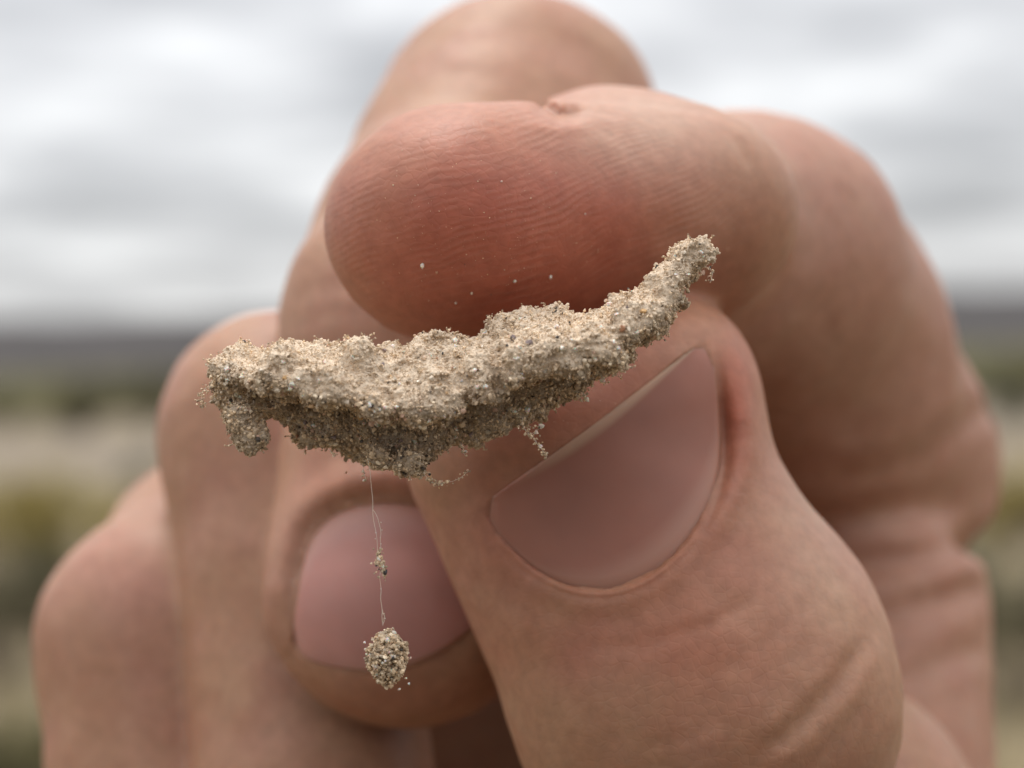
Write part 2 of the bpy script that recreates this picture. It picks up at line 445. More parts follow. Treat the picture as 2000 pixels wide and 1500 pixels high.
THUMB = [(seg(p(1136, 880, 113), p(1368, 1340, 111.5), 9.4, 10.1, 7.6, 9.2, 7.4, 9, shear=0.15), 0),
         (seg(p(1385, 1390, 112), p(1400, 1900, 116), 9.3, 8.8, 9.0, 9.5, 9, 9), 3.0),
         (ell(p(1545, 1225, 114), (3.4, 4.5, 4.6)), 4.0), (ell(p(1318, 712, 113.2), (3.4, 5.0, 3.6)), 4.5)]
INDEX = [(seg(p(885, 437, 109.2), p(1310, 420, 117.5), 6.25, 6.4, 7.6, 7.6, 6.6, 7), 0),
         (seg(p(1190, 425, 119.5), p(1470, 515, 136), 7.6, 9.0, 8.0, 9.0, 7.0, 9.0), 1.6),
         (seg(p(1466, 532, 137), p(1665, 945, 160), 9.2, 12.0, 9.3, 10.5, 9.2, 8.0), 5.0), (ell(p(1558, 645, 146), (9.4, 9, 11)), 5.0),
         (seg(p(1668, 1165, 152), p(1645, 1750, 142), 9.9, 10.5, 10, 12, 5.5, 9.0), 2.6)]
MIDDLE = [(seg(p(792, 1180, 121.5), p(822, 660, 129), 8.1, 8.1, 7.0, 8.0, 7.4, 8), 0),
          (seg(p(822, 640, 129.5), p(1012, 255, 146), 8.7, 9.6, 8.2, 9.0, 8, 9), 3.0),
          (seg(p(1018, 250, 146), p(1150, 1000, 178), 9.0, 10, 9.0, 10, 9, 10), 3.0), (ell(p(893, 480, 134.5), (9.2, 8, 9.2)), 2.0), (ell(p(957, 362, 140.5), (9.4, 8, 9.4)), 2.5)]
RING = [(seg(p(555, 852, 135), p(612, 1520, 127), 7.6, 7.5, 7.4, 7.2, 7.7, 8), 0),
        (seg(p(555, 852, 136), p(760, 1100, 172), 7.8, 9, 7.8, 9, 7.7, 8), 3.0)]
PINKY = [(seg(p(332, 1262, 136), p(335, 1750, 131), 8.4, 7.8, 7.8, 7.2, 8.5, 8), 0),
         (seg(p(345, 1250, 137), p(440, 1128, 146), 8.4, 8.6, 8.4, 8.6, 7.8, 8), 3.0),
         (seg(p(440, 1128, 147), p(600, 1180, 174), 8.5, 10, 8.5, 10, 8, 8), 3.0)]
PALM = [(seg(p(430, 1480, 168), p(470, 2250, 154), 9.5, 12, 9, 12, 9, 9), 0), (ell(p(1250, 1950, 176), (27, 13, 30)), 5.0),  # palm, with unseen inner walls added to keep light out of the fist
        (ell(p(980, 2180, 148), (27, 27, 12)), 5.0), (seg(p(560, 1790, 139), p(1400, 1770, 134), 6.5, 7, 11, 12, 6, 6), 2.0),
        (seg(p(600, 1000, 172), p(1540, 850, 172), 12, 13, 10, 11, 9, 9), 4.0), (seg(p(560, 1420, 176), p(1560, 1400, 176), 15, 15, 12, 12, 9, 9), 4.0),
        (ell(p(1640, 1760, 131), (10.5, 11, 14)), 4.0),
        (seg(p(1250, 2050, 158), p(1300, 4200, 158), 27, 22, 13, 16, 15, 18), 8.0),
        (seg(p(1150, 1000, 184), p(1200, 1900, 180), 14, 22, 11, 13, 12, 12), 6.0)]
FINGERS = [(THUMB, None), (INDEX, 0.8), (MIDDLE, 0.5), (RING, 0.6), (PINKY, 0.6), (PALM, 2.2)]

def polydist(px, py, pts):
    """distance in pixels to a polyline, and side-free parameter 0..1"""
    best = np.full(px.shape, 1e9); tpar = np.zeros(px.shape)
    m = len(pts)-1
    for i in range(m):
        ax, ay = pts[i]; bx, by = pts[i+1]
        ex, ey = bx-ax, by-ay; t = np.clip(((px-ax)*ex+(py-ay)*ey)/(ex*ex+ey*ey), 0, 1)
        d = np.hypot(px-ax-t*ex, py-ay-t*ey)
        k = d < best; best[k] = d[k]; tpar[k] = ((i+t)/m)[k]
    return best, tpar
def inpoly(px, py, pts):
    c = np.zeros(px.shape, bool); n = len(pts)
    for i in range(n):
        x0, y0 = pts[i]; x1, y1 = pts[(i+1) % n]
        if y0 == y1: continue
        k = ((y0 > py) != (y1 > py)) & (px < (x1-x0)*(py-y0)/(y1-y0)+x0)
        c ^= k
    return c
def smooth_poly(pts, n=60):
    pts = np.array(pts, float)
    d = np.concatenate([[0], np.cumsum(np.hypot(*np.diff(pts, axis=0).T))]); t = np.linspace(0, d[-1], n)
    q = np.column_stack([np.interp(t, d, pts[:, 0]), np.interp(t, d, pts[:, 1])])
    for _ in range(4):
        q[1:-1] = (q[:-2]+2*q[1:-1]+q[2:])/4
    return q
# nail outlines on the photograph: free edge, and the skin-side border from its left end to its right end
TN_FREE = smooth_poly([(936, 990), (1010, 935), (1090, 880), (1170, 822), (1260, 752), (1340, 690), (1386, 652)], 41)
TN_CUT = smooth_poly([(936, 990), (965, 1037), (1010, 1085), (1060, 1125), (1110, 1148), (1160, 1158), (1220, 1150), (1280, 1120),
                      (1335, 1070), (1375, 1010), (1400, 940), (1408, 880), (1401, 800), (1393, 720), (1386, 652)], 41)
MN_FREE = smooth_poly([(566, 1262), (600, 1290), (660, 1308), (730, 1315), (800, 1303), (860, 1275), (925, 1225), (985, 1180)], 41)
MN_CUT = smooth_poly([(566, 1262), (574, 1190), (582, 1110), (594, 1050), (625, 1010), (680, 982), (740, 972), (810, 978), (880, 1000),
                      (940, 1050), (970, 1110), (985, 1180)], 41)
def nail_poly(fr, cu): return np.concatenate([fr, cu[::-1][1:-1]])
TN_POLY = nail_poly(TN_FREE, TN_CUT); MN_POLY = nail_poly(MN_FREE, MN_CUT)

CREASES = [  # points, half width px, depth mm, depth gate (mm from camera)
    ([(1035, 212), (1090, 229), (1150, 221)], 13, 0.30, (100, 130)),
    ([(1045, 200), (1080, 212), (1092, 226)], 9, 0.20, (100, 130)),
    ([(1430, 265), (1450, 295), (1462, 330)], 10, 0.12, (105, 135)),
    ([(1560, 935), (1700, 920), (1800, 890), (1900, 815), (1960, 780)], 24, 0.28, (125, 170)),
    ([(1560, 1015), (1700, 1000), (1850, 975), (1960, 940)], 24, 0.10, (125, 170)),
    ([(1600, 1118), (1720, 1100), (1850, 1075), (1970, 1040)], 24, 0.45, (125, 170)),
    ([(1640, 1225), (1740, 1205), (1850, 1170), (1930, 1140)], 24, 0.35, (125, 170)),
    ([(1700, 1345), (1790, 1318), (1870, 1280), (1930, 1262)], 24, 0.25, (125, 170)),
    ([(1100, 1265), (1250, 1262), (1400, 1215), (1500, 1150)], 13, 0.06, (95, 120)),
    ([(1350, 1330), (1450, 1290), (1560, 1195), (1640, 1120)], 12, 0.04, (95, 120)),
    ([(1330, 1425), (1450, 1370), (1560, 1275), (1670, 1170)], 10, 0.03, (95, 120)),
    ([(1480, 1480), (1560, 1415), (1640, 1330), (1695, 1240)], 18, 0.26, (95, 120)),
    ([(1600, 1500), (1650, 1430), (1690, 1370)], 12, 0.07, (95, 120)),
    ([(1240, 1460), (1340, 1440), (1440, 1400)], 12, 0.06, (95, 120)),
    ([(560, 590), (640, 560), (720, 545), (800, 540)], 18, 0.05, (110, 140)),
    ([(540, 640), (640, 615), (760, 600)], 16, 0.04, (110, 140)),
]
def thumb_sdf(P):
    s = None
    for fn, kk in THUMB:
        v = fn(P); s = v if s is None else smin(s, v, kk)
    return s
def mid_sdf(P):
    s = None
    for fn, kk in MIDDLE:
        v = fn(P); s = v if s is None else smin(s, v, kk)
    return s
def base_sdf(P):
    tot = None
    for fing, k in FINGERS:
        s = None
        for fn, kk in fing:
            v = fn(P); s = v if s is None else smin(s, v, kk)
        tot = s if tot is None else smin(tot, s, k)
    return tot
def detail(P):
    px, py = to_px(P); dep = P[:, 1]
    o = 0.16*vnoise(P, 0.20, 31)+0.05*vnoise(P, 0.62, 37)
    near = dep < 165
    for pts, wpx, dm, (d0, d1) in CREASES:
        pts = np.array(pts, float); lo = pts.min(0)-4*wpx; hi = pts.max(0)+4*wpx
        m = near & (px > lo[0]) & (px < hi[0]) & (py > lo[1]) & (py < hi[1]) & (dep > d0) & (dep < d1)
        if not m.any(): continue
        d, t = polydist(px[m], py[m], pts)
        fade = np.clip(np.minimum(t, 1-t)*5+0.15, 0, 1)
        g_ = np.exp(-(d/wpx)**2) - 0.35*np.exp(-((d-2.0*wpx)/(0.9*wpx))**2)
        o[m] += dm*fade*g_
    # thumb nail bed, its folds and groove
    m = (dep < 114) & (px > 860) & (px < 1520) & (py > 580) & (py < 1240)
    if m.any():
        jit = vnoise(P[m], 1.6, 311)*3.0+vnoise(P[m], 4.0, 313)*1.6
        x, y = px[m], py[m]
        ins = inpoly(x, y, TN_POLY); dc, tcut = polydist(x, y, TN_CUT); dfr, _ = polydist(x, y, TN_FREE)
        sgn = np.where(ins, 1, -1)
        edge = np.minimum(sgn*dc+jit+3, np.where(ins, dfr, -dfr))
        v = 0.34*np.clip(edge/13, 0, 1)*np.clip((np.hypot(x-936, y-990)-8)/60, 0, 1)*np.clip((np.hypot(x-1386, y-652)-8)/70, 0, 1)                                   # the bed under the plate
        side = np.clip((tcut-0.04)*6, 0, 1)*np.clip((0.985-tcut)*6, 0, 1)
        rt = np.clip((tcut-0.55)*5, 0, 1)
        wall = (0.26+0.95*rt)*side
        out_ = np.clip(-sgn*dc, 0, 1e3)
        v = v-np.where(ins, 0, wall*0.55*np.exp(-((dc-26-26*rt)/(22+10*rt))**2))
        v = v+np.where(ins, 0, 0.45*rt*side*np.exp(-((dc-8)/15)**2))     # groove along the right side
        v = v-np.where(ins, 0, 0.10*side*(1-rt)*np.exp(-((dc-7)/6)**2))  # thin lip of cuticle
        o[m] += v
    m = (dep < 128) & (thumb_sdf(P) > 0.7) & (px > 480) & (px < 1060) & (py > 880) & (py < 1400)
    if m.any():
        x, y = px[m], py[m]
        ins = inpoly(x, y, MN_POLY); dc, tcut = polydist(x, y, MN_CUT); dfr, _ = polydist(x, y, MN_FREE)
        edge = np.minimum(dc, dfr)
        v = np.where(ins, 0.40*np.clip(edge/12, 0, 1), 0)
        en = np.clip(np.minimum(tcut, 1-tcut)*7, 0, 1)
        v = v-np.where(ins, 0, en*0.5*np.exp(-((dc-44)/30)**2))+np.where(ins, 0, en*0.25*np.exp(-(dc/14)**2))
        v = v+np.where((~ins) & (dfr < dc), 0.08*np.exp(-(dfr/30)**2), 0)
        o[m] += v
    return o
def hand_sdf(P): return base_sdf(P)+detail(P)

V, F = surface_nets(hand_sdf, (-40, 92, -66), (46, 200, 30), 0.36)
NG = []
for (x0, x1, y0, y1, dmax) in ((880, 1470, 600, 1220, 114), (895, 1455, 615, 1205, 113.7)):     # finer skin round the thumb nail
    cen = V[F].mean(1); cx_, cy_ = to_px(cen)
    V, F, ng = refine(V, F, (cx_ > x0) & (cx_ < x1) & (cy_ > y0) & (cy_ < y1) & (cen[:, 1] < dmax)); NG += ng
V = snap(hand_sdf, V, 0.05, 3)
px, py = to_px(V)
def owner(P):
    d = np.stack([np.min([fn(P) for fn, _ in fing], axis=0) for fing, _ in FINGERS], 1)
    return d
OW = owner(V); own = OW.argmin(1)
# skin pigment: tan overall, redder pulp, paler knuckle tops, mottling, plus painted light and shade on the thumb
base_c = np.array([0.375, 0.197, 0.118])
red_c = np.array([0.385, 0.108, 0.064])
pale_c = np.array([0.46, 0.295, 0.215])
pink_c = np.array([0.38, 0.183, 0.128])
def lerp(a, b, t): return a+(b-a)*np.clip(t, 0, 1)[:, None]
mot = 0.5+0.5*fbm(V, 0.22, 4, 51)
c = lerp(np.tile(base_c, (len(V), 1)), pink_c, (mot-0.35)*0.9)
def blob(cx, cy, sx, sy, rot=0):
    ca, sa = math.cos(rot), math.sin(rot); x, y = px-cx, py-cy
    return np.exp(-((x*ca+y*sa)/sx)**2-((-x*sa+y*ca)/sy)**2)
isI = own == 1; isT = own == 0; isM = own == 2
frontI = isI & (V[:, 1] < 122)
pad = np.where(frontI, np.clip(1.25*blob(1000, 470, 370, 250, 0.0), 0, 1), 0)
c = lerp(c, red_c, pad*0.95)
c = lerp(c, pale_c, np.where(isI, 0.75*blob(1290, 240, 200, 90), 0))
c = lerp(c, pink_c, np.where(isI & ~frontI, 0.5, 0))
c = lerp(c, red_c, np.where(isT, 0.75*blob(1440, 780, 45, 140)+0.45*blob(1010, 1050, 120, 90)+0.45*blob(1080, 760, 260, 130, -0.6)+0.3*blob(1180, 1250, 300, 90)+0.35*blob(1300, 1000, 200, 420, -0.45), 0))  # the last blob paints the thumb's shaded middle into the skin
c = lerp(c, pale_c, np.where(isT, 0.5*blob(1590, 1000, 90, 200), 0))  # light rim on the thumb's right edge, painted as paler skin
c = lerp(c, red_c, np.where(isM, 0.35*blob(740, 1370, 200, 70)+0.3*blob(700, 930, 150, 50), 0))
c = lerp(c, pink_c, np.where(own == 4, 0.8*blob(250, 1130, 140, 120), 0))
c = np.clip(c*(1+0.07*fbm(V, 1.0, 3, 77)[:, None]*np.array([0.6, 1.0, 1.15])+0.05*fbm(V, 0.35, 2, 79)[:, None]*np.array([0.2, 1.0, 1.0])), 0.02, 0.9)
# friction ridges of the index pulp: phase and strength
xx_ = px-930
gph = 0.26*px+0.36*np.sign(xx_)*np.abs(xx_)**3/(3*430.0**2)
phase = (py+gph+26*vnoise(V, 0.16, 91)+4*vnoise(V, 0.8, 93))/14.5
rmask = np.where(frontI, np.clip((1.5*blob(1040, 430, 420, 250))-0.1, 0, 1), 0)*np.clip(1.1-np.clip((px-1430)/60, 0, 1.1), 0, 1)
HAND_O = pix(1250, 3200, 155)
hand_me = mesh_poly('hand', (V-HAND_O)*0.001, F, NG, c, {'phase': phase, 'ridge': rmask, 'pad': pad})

m, t, b = mat('skin', Roughness=0.52)
b.inputs['Subsurface Weight'].default_value = 0.35
b.inputs['Subsurface Radius'].default_value = (1.0, 0.38, 0.22)
b.inputs['Subsurface Scale'].default_value = 0.0016
b.inputs['Specular IOR Level'].default_value = 0.38
at = nd(t, 'ShaderNodeAttribute', attribute_name='col')
ph = nd(t, 'ShaderNodeAttribute', attribute_name='phase'); rm = nd(t, 'ShaderNodeAttribute', attribute_name='ridge')
tcn = nd(t, 'ShaderNodeTexCoord')
K = t.links.new
nz = nd(t, 'ShaderNodeTexNoise', Scale=1500.0, Detail=3.0); K(tcn.outputs['Object'], nz.inputs['Vector'])
nzl = nd(t, 'ShaderNodeTexNoise', Scale=420.0, Detail=3.0); K(tcn.outputs['Object'], nzl.inputs['Vector'])
ad = nd(t, 'ShaderNodeMath', operation='MULTIPLY_ADD'); K(nzl.outputs[0], ad.inputs[0]); ad.inputs[1].default_value = 0.45; K(ph.outputs['Fac'], ad.inputs[2])
mu = nd(t, 'ShaderNodeMath', operation='MULTIPLY'); K(ad.outputs[0], mu.inputs[0]); mu.inputs[1].default_value = 2*math.pi
sn = nd(t, 'ShaderNodeMath', operation='SINE'); K(mu.outputs[0], sn.inputs[0])
s2 = nd(t, 'ShaderNodeMath', operation='MULTIPLY'); K(sn.outputs[0], s2.inputs[0]); K(rm.outputs['Fac'], s2.inputs[1])
br = nd(t, 'ShaderNodeMapRange'); K(nzl.outputs[0], br.inputs[0]); br.inputs[1].default_value = 0.38; br.inputs[2].default_value = 0.62; br.inputs[3].default_value = 0.1; br.inputs[4].default_value = 1.0
s3 = nd(t, 'ShaderNodeMath', operation='MULTIPLY'); K(s2.outputs[0], s3.inputs[0]); K(br.outputs[0], s3.inputs[1])
vo = nd(t, 'ShaderNodeTexVoronoi', feature='DISTANCE_TO_EDGE', Scale=1900.0); K(tcn.outputs['Object'], vo.inputs['Vector'])
vm = nd(t, 'ShaderNodeMath', operation='MINIMUM'); K(vo.outputs['Distance'], vm.inputs[0]); vm.inputs[1].default_value = 0.12
h1 = nd(t, 'ShaderNodeMath', operation='MULTIPLY_ADD'); K(nz.outputs[0], h1.inputs[0]); h1.inputs[1].default_value = 0.8
sw = nd(t, 'ShaderNodeMath', operation='MULTIPLY'); K(s3.outputs[0], sw.inputs[0]); sw.inputs[1].default_value = 0.45; K(sw.outputs[0], h1.inputs[2])
h2 = nd(t, 'ShaderNodeMath', operation='MULTIPLY_ADD'); K(vm.outputs[0], h2.inputs[0]); h2.inputs[1].default_value = 3.2; K(h1.outputs[0], h2.inputs[2])
bp = nd(t, 'ShaderNodeBump', Strength=0.5, Distance=0.00004); K(h2.outputs[0], bp.inputs['Height']); K(bp.outputs[0], b.inputs['Normal'])
# dry ridge crests are a little paler than the furrows
mxr = nd(t, 'ShaderNodeMix', data_type='RGBA', blend_type='MIX'); K(at.outputs['Color'], mxr.inputs[6]); mxr.inputs[7].default_value = (0.50, 0.29, 0.21, 1)
rf = nd(t, 'ShaderNodeMath', operation='MULTIPLY'); K(s3.outputs[0], rf.inputs[0]); rf.inputs[1].default_value = 0.12; rf.use_clamp = True
K(rf.outputs[0], mxr.inputs[0])
hs = nd(t, 'ShaderNodeMix', data_type='RGBA', blend_type='MULTIPLY'); hs.inputs[0].default_value = 1
K(mxr.outputs[2], hs.inputs[6])
mr = nd(t, 'ShaderNodeMapRange'); K(nz.outputs[0], mr.inputs[0]); mr.inputs[1].default_value = 0.3; mr.inputs[2].default_value = 0.7; mr.inputs[3].default_value = 0.9; mr.inputs[4].default_value = 1.08
K(mr.outputs[0], hs.inputs[7]); K(hs.outputs[2], b.inputs['Base Color'])
M_skin = m
# the photographer, whose hand this is, stands close behind the camera and keeps the light off the front of the hand
person = bpy.data.objects.new('person', None); COL.objects.link(person); person.location = (0, -0.33, 0); person.empty_display_size = 0.2
tag(person, 'person whose bare right hand pinches a sandy crust between index finger and thumb', 'person')
PO = np.array([0, -0.33, 0])
def chain(prims, k):
    def f(P):
        s = None
        for fn in prims:
            v = fn(P); s = v if s is None else smin(s, v, k)
        return s
    return f
def limb(a, b, ra, rb): return seg(np.array(a)*1000, np.array(b)*1000, ra*1000, rb*1000, ra*1000, rb*1000, ra*1000, rb*1000, hint=(0.13, -1, 0.09))
def ball(c, r): return ell(np.array(c)*1000, np.array(r)*1000)
WR = C0+0.001*(HAND_O[0]*r_+150*f_-66*u_)
elb, sho = (0.215, -0.06, 1.07), (0.185, -0.31, 1.375)
jacket = chain([limb((0, -0.32, 1.34), (0, -0.33, 0.90), 0.125, 0.13), ball((0.0, -0.32, 1.30), (0.205, 0.13, 0.14)), ball((0, -0.33, 0.98), (0.175, 0.125, 0.16)), ball((0, -0.33, 1.43), (0.085, 0.08, 0.06)),
                limb(sho, elb, 0.066, 0.052), limb(elb, (WR[0]+0.012, WR[1]-0.012, WR[2]-0.028), 0.052, 0.038),
                limb((-0.185, -0.33, 1.375), (-0.25, -0.36, 1.08), 0.066, 0.052), limb((-0.25, -0.36, 1.08), (-0.23, -0.28, 0.86), 0.052, 0.04)], 45)
trousers = chain([ball((0, -0.33, 0.92), (0.165, 0.12, 0.11)), limb((0.09, -0.33, 0.88), (0.10, -0.31, 0.48), 0.088, 0.064), limb((0.10, -0.31, 0.48), (0.11, -0.35, 0.09), 0.064, 0.055),
                  limb((-0.09, -0.33, 0.88), (-0.10, -0.31, 0.48), 0.088, 0.064), limb((-0.10, -0.31, 0.48), (-0.11, -0.35, 0.09), 0.064, 0.055)], 35)
head = chain([ball((0, -0.30, 1.62), (0.073, 0.092, 0.108)), ball((0, -0.27, 1.565), (0.055, 0.062, 0.058)), limb((0, -0.31, 1.56), (0, -0.33, 1.42), 0.055, 0.06), ball((0, -0.205, 1.595), (0.013, 0.018, 0.024)),
              ball((0.075, -0.305, 1.605), (0.012, 0.02, 0.032)), ball((-0.075, -0.305, 1.605), (0.012, 0.02, 0.032)), ball((0, -0.212, 1.558), (0.024, 0.012, 0.008))], 14)
hair = chain([ball((0, -0.315, 1.655), (0.080, 0.092, 0.085)), ball((0, -0.345, 1.60), (0.072, 0.062, 0.07))], 20)
def cloth_mat(name, c): return noise_mat(name, tuple(0.8*x for x in c), c, 900, 0.95, 0.3, 1500)
SKIN2 = noise_mat('face_skin', (0.40, 0.24, 0.165), (0.46, 0.28, 0.20), 40, 0.5)
for nm, fn, lo_, hi_, mt, h_ in (('jacket', jacket, (-330, -480, 780), (330, 240, 1520), cloth_mat('dark_cloth', (0.035, 0.037, 0.045)), 6.0),
                                 ('trousers', trousers, (-220, -480, 30), (220, -180, 1050), cloth_mat('denim', (0.04, 0.055, 0.09)), 7.0),
                                 ('head', head, (-110, -430, 1400), (110, -160, 1760), SKIN2, 3.5), ('hair', hair, (-110, -430, 1500), (110, -190, 1770), cloth_mat('brown_hair', (0.05, 0.032, 0.02)), 4.0)):
    Vp, Fp = surface_nets(fn, lo_, hi_, h_); link(nm, mesh_np(nm, Vp*0.001-PO, Fp), mt, person)
for sx in (-1, 1):
    Vp, Fp = surface_nets(chain([ball((sx*0.115, -0.30, 0.045), (0.047, 0.135, 0.042)), ball((sx*0.112, -0.36, 0.07), (0.05, 0.06, 0.06))], 25), (sx*115-70, -470, -8), (sx*115+70, -130, 150), 5.0)
    Vp[:, 2] = np.maximum(Vp[:, 2], 2); link('shoe', mesh_np('shoe', Vp*0.001-PO, Fp), cloth_mat('shoe_leather', (0.08, 0.055, 0.035)), person)
    Vp, Fp = surface_nets(ball((sx*0.031, -0.222, 1.617), (0.012, 0.012, 0.012)), (sx*31-15, -240, 1600), (sx*31+15, -205, 1634), 1.5)
    link('eye', mesh_np('eye', Vp*0.001-PO, Fp), noise_mat('eye_white', (0.7, 0.68, 0.65), (0.75, 0.73, 0.7), 5, 0.2), person)
Vp, Fp = surface_nets(chain([ball((-0.232, -0.265, 0.79), (0.018, 0.042, 0.05))]+[limb((-0.226-0.002*k, -0.235-0.018*k, 0.765), (-0.225, -0.225-0.017*k, 0.695+0.006*abs(k-1.5)), 0.010, 0.008) for k in range(4)]
                            +[limb((-0.225, -0.235, 0.805), (-0.215, -0.20, 0.755), 0.011, 0.009), limb((-0.231, -0.275, 0.87), (-0.232, -0.27, 0.80), 0.026, 0.024)], 6), (-290, -330, 670), (-180, -170, 900), 2.5)
link('resting_hand', mesh_np('resting_hand', Vp*0.001-PO, Fp), SKIN2, person)
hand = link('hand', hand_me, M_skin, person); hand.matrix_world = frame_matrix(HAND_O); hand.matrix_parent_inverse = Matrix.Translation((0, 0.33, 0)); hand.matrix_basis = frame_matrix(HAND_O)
hand['label'] = 'bare right hand with curled fingers, thumb nail facing the viewer'

# nails
def ray_hit(fun, px, py, d0, d1):
    dirs = np.column_stack([(px-1000)/FPX, np.ones(len(px)), (750-py)/FPX])
    d = np.full(len(px), float(d0))
    for _ in range(60):
        v = fun(dirs*d[:, None]); d = np.minimum(d+np.clip(v*0.8, -1, 2), d1)
    return dirs*d[:, None]
def nail(fr, cu, d0, fun, lift, thick, colf, name, label, under=0):
    nu, nv = len(fr), 25
    if under:
        cc_ = fr.mean(0)*0.5+cu.mean(0)*0.5; dv_ = cu-cc_; cu = cu+dv_/np.linalg.norm(dv_, axis=1)[:, None]*under*np.clip(np.minimum(np.arange(nu), nu-1-np.arange(nu))/3, 0, 1)[:, None]
    t_ = np.linspace(0, 1, nv)
    u = np.linspace(0, 1, nu)
    G = fr[:, None, :]*(1-t_)[None, :, None]+cu[:, None, :]*t_[None, :, None]
    qx, qy = G[..., 0].ravel(), G[..., 1].ravel()
    Pn = snap(fun, ray_hit(fun, qx, qy, d0, d0+(15 if under else 40)), 0.2, 6, 1.0)
    Nn = grad(fun, Pn, 0.5); Nn /= np.linalg.norm(Nn, axis=1)[:, None]
    U = np.repeat(u, nv); T = np.tile(t_, nu)
    edge = np.minimum(np.minimum(U, 1-U)*7, (1-T)*7); edge = np.clip(edge, 0, 1)
    fe = np.clip(T*9, 0, 1)
    lf = (lift*(0.35+0.65*fe))*(edge*(2-edge))-0.3*(1-edge)**2
    if under: lf = lift+0.05*np.clip(1-T*6, 0, 1)*np.clip(np.minimum(U, 1-U)*10, 0, 1)+0.05*np.sin(np.pi*U)*np.sin(np.pi*T)-0.25*np.clip((T-0.93)/0.07, 0, 1)-0.3*np.clip(1-np.minimum(U, 1-U)*16, 0, 1)
    top = Pn+Nn*lf[:, None]; bot = Pn+Nn*(lf-thick)[:, None]
    ii = np.arange(nu-1)[:, None]*nv+np.arange(nv-1)[None]
    q = np.stack([ii, ii+1, ii+nv+1, ii+nv], -1).reshape(-1, 4)
    n_ = nu*nv
    ring = [(a*nv) for a in range(nu)]
    rimf = [[ring[k], ring[k+1], ring[k+1]+n_, ring[k]+n_] for k in range(nu-1)]
    ring2 = [a*nv+nv-1 for a in range(nu)]
    rimb = [[ring2[k+1], ring2[k], ring2[k]+n_, ring2[k+1]+n_] for k in range(nu-1)]
    Vn = np.concatenate([top, bot]); Fn = np.concatenate([q, q[:, ::-1]+n_, np.array(rimf), np.array(rimb)])
    # consistent outward winding of the top
    fn = np.cross(top[q[:, 1]]-top[q[:, 0]], top[q[:, 3]]-top[q[:, 0]]).sum(0)
    if fn@Nn.mean(0) < 0: Fn = Fn[:, ::-1]
    cc = np.tile(colf(U, T, Pn), (2, 1))
    o = link(name, mesh_np(name, (Vn-HAND_O)*0.001, Fn, True, cc), M_nail, hand)
    o['label'] = label
    return o
m, t, b = mat('nail', Roughness=0.45)
b.inputs['Subsurface Weight'].default_value = 0.5; b.inputs['Subsurface Radius'].default_value = (1, 0.45, 0.35); b.inputs['Subsurface Scale'].default_value = 0.0010
b.inputs['Specular IOR Level'].default_value = 0.32
at = nd(t, 'ShaderNodeAttribute', attribute_name='col'); t.links.new(at.outputs['Color'], b.inputs['Base Color'])
tcn = nd(t, 'ShaderNodeTexCoord'); nz = nd(t, 'ShaderNodeTexNoise', Scale=900.0, Detail=4.0); t.links.new(tcn.outputs['Object'], nz.inputs['Vector'])
bp = nd(t, 'ShaderNodeBump', Strength=0.25, Distance=0.00004); t.links.new(nz.outputs[0], bp.inputs['Height']); t.links.new(bp.outputs[0], b.inputs['Normal'])
M_nail = m
def nail_col(body, edgec, lun_sheen, ew, lw):
    def f(U, T, P):
        c = np.tile(np.array(body), (len(U), 1)); c = c*(1+0.10*fbm(P, 0.3, 4, 5))[:, None]
        span = 4*U*(1-U)
        c = lerp(c, np.array(lun_sheen), np.clip((T-(1-lw*span))/0.12, 0, 1)*0.85*(span > 0.3))  # pale half-moon at the cuticle, with the plate's reflection painted in
        c = lerp(c, pink_c, np.clip((np.maximum(T, 1-3.0*np.minimum(U, 1-U))-0.82)/0.18, 0, 1)*0.9)
        c = lerp(c, np.array(edgec), np.clip((ew-T)/0.03, 0, 1)*0.8*np.clip((U-0.12)*4, 0, 1))
        return c
    return f
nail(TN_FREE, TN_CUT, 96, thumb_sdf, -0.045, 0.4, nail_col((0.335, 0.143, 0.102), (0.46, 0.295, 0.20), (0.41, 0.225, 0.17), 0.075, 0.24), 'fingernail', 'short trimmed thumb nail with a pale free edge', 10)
nail(MN_FREE, MN_CUT, 106, mid_sdf, 0.04, 0.45, nail_col((0.46, 0.225, 0.19), (0.48, 0.31, 0.24), (0.49, 0.29, 0.26), 0.03, 0.24), 'fingernail', 'blurred pink nail of the middle finger pointing down')

# ------------------------------------------------------------------ the sandy crust
CX = np.array([448, 480, 550, 650, 750, 800, 850, 940, 1020, 1100, 1180, 1250, 1295, 1332, 1360], float)
CT = np.array([705, 672, 682, 684, 670, 660, 650, 634, 612, 600, 578, 549, 514, 464, 452], float)
CL = np.array([742, 748, 755, 772, 798, 810, 806, 775, 735, 722, 705, 655, 610, 560, 535], float)      # lower rim of the pale upper shelf
CB = np.array([800, 815, 825, 882, 910, 920, 880, 868, 826, 766, 722, 662, 622, 570, 540], float)
CXD = 100.2
def interp_c(P):
    px, py = to_px(P)
    return px, py
sU = []; sL = []
RIM_D, TOP_D, LOW_D = 97.9, 102.1, 102.6        # the pale face leans back from its lower rim, the dark flank is undercut below it
for k in range(len(CX)):
    a_ = pix(CX[k], CT[k]+10+24*np.clip((1330-CX[k])/80, -0.3, 1), TOP_D); b_ = pix(CX[k], CL[k]-8, RIM_D if 500 < CX[k] < 1290 else 99.6)
    e1 = a_-b_; hl = np.linalg.norm(e1)/2
    tp = 1-0.38*np.clip((CX[k]-1180)/130, 0, 1)
    sU.append(((a_+b_)/2, e1/(2*hl), (hl+0.2)*tp, min(1.1, 0.62*hl)*tp))
    c_ = pix(CX[k], (0.6*CT[k]+0.4*CL[k]+CB[k])/2, LOW_D); r = (CB[k]-0.6*CT[k]-0.4*CL[k])/2/FPX*LOW_D
    sL.append((c_, max(r*0.93, 0.4)*tp))
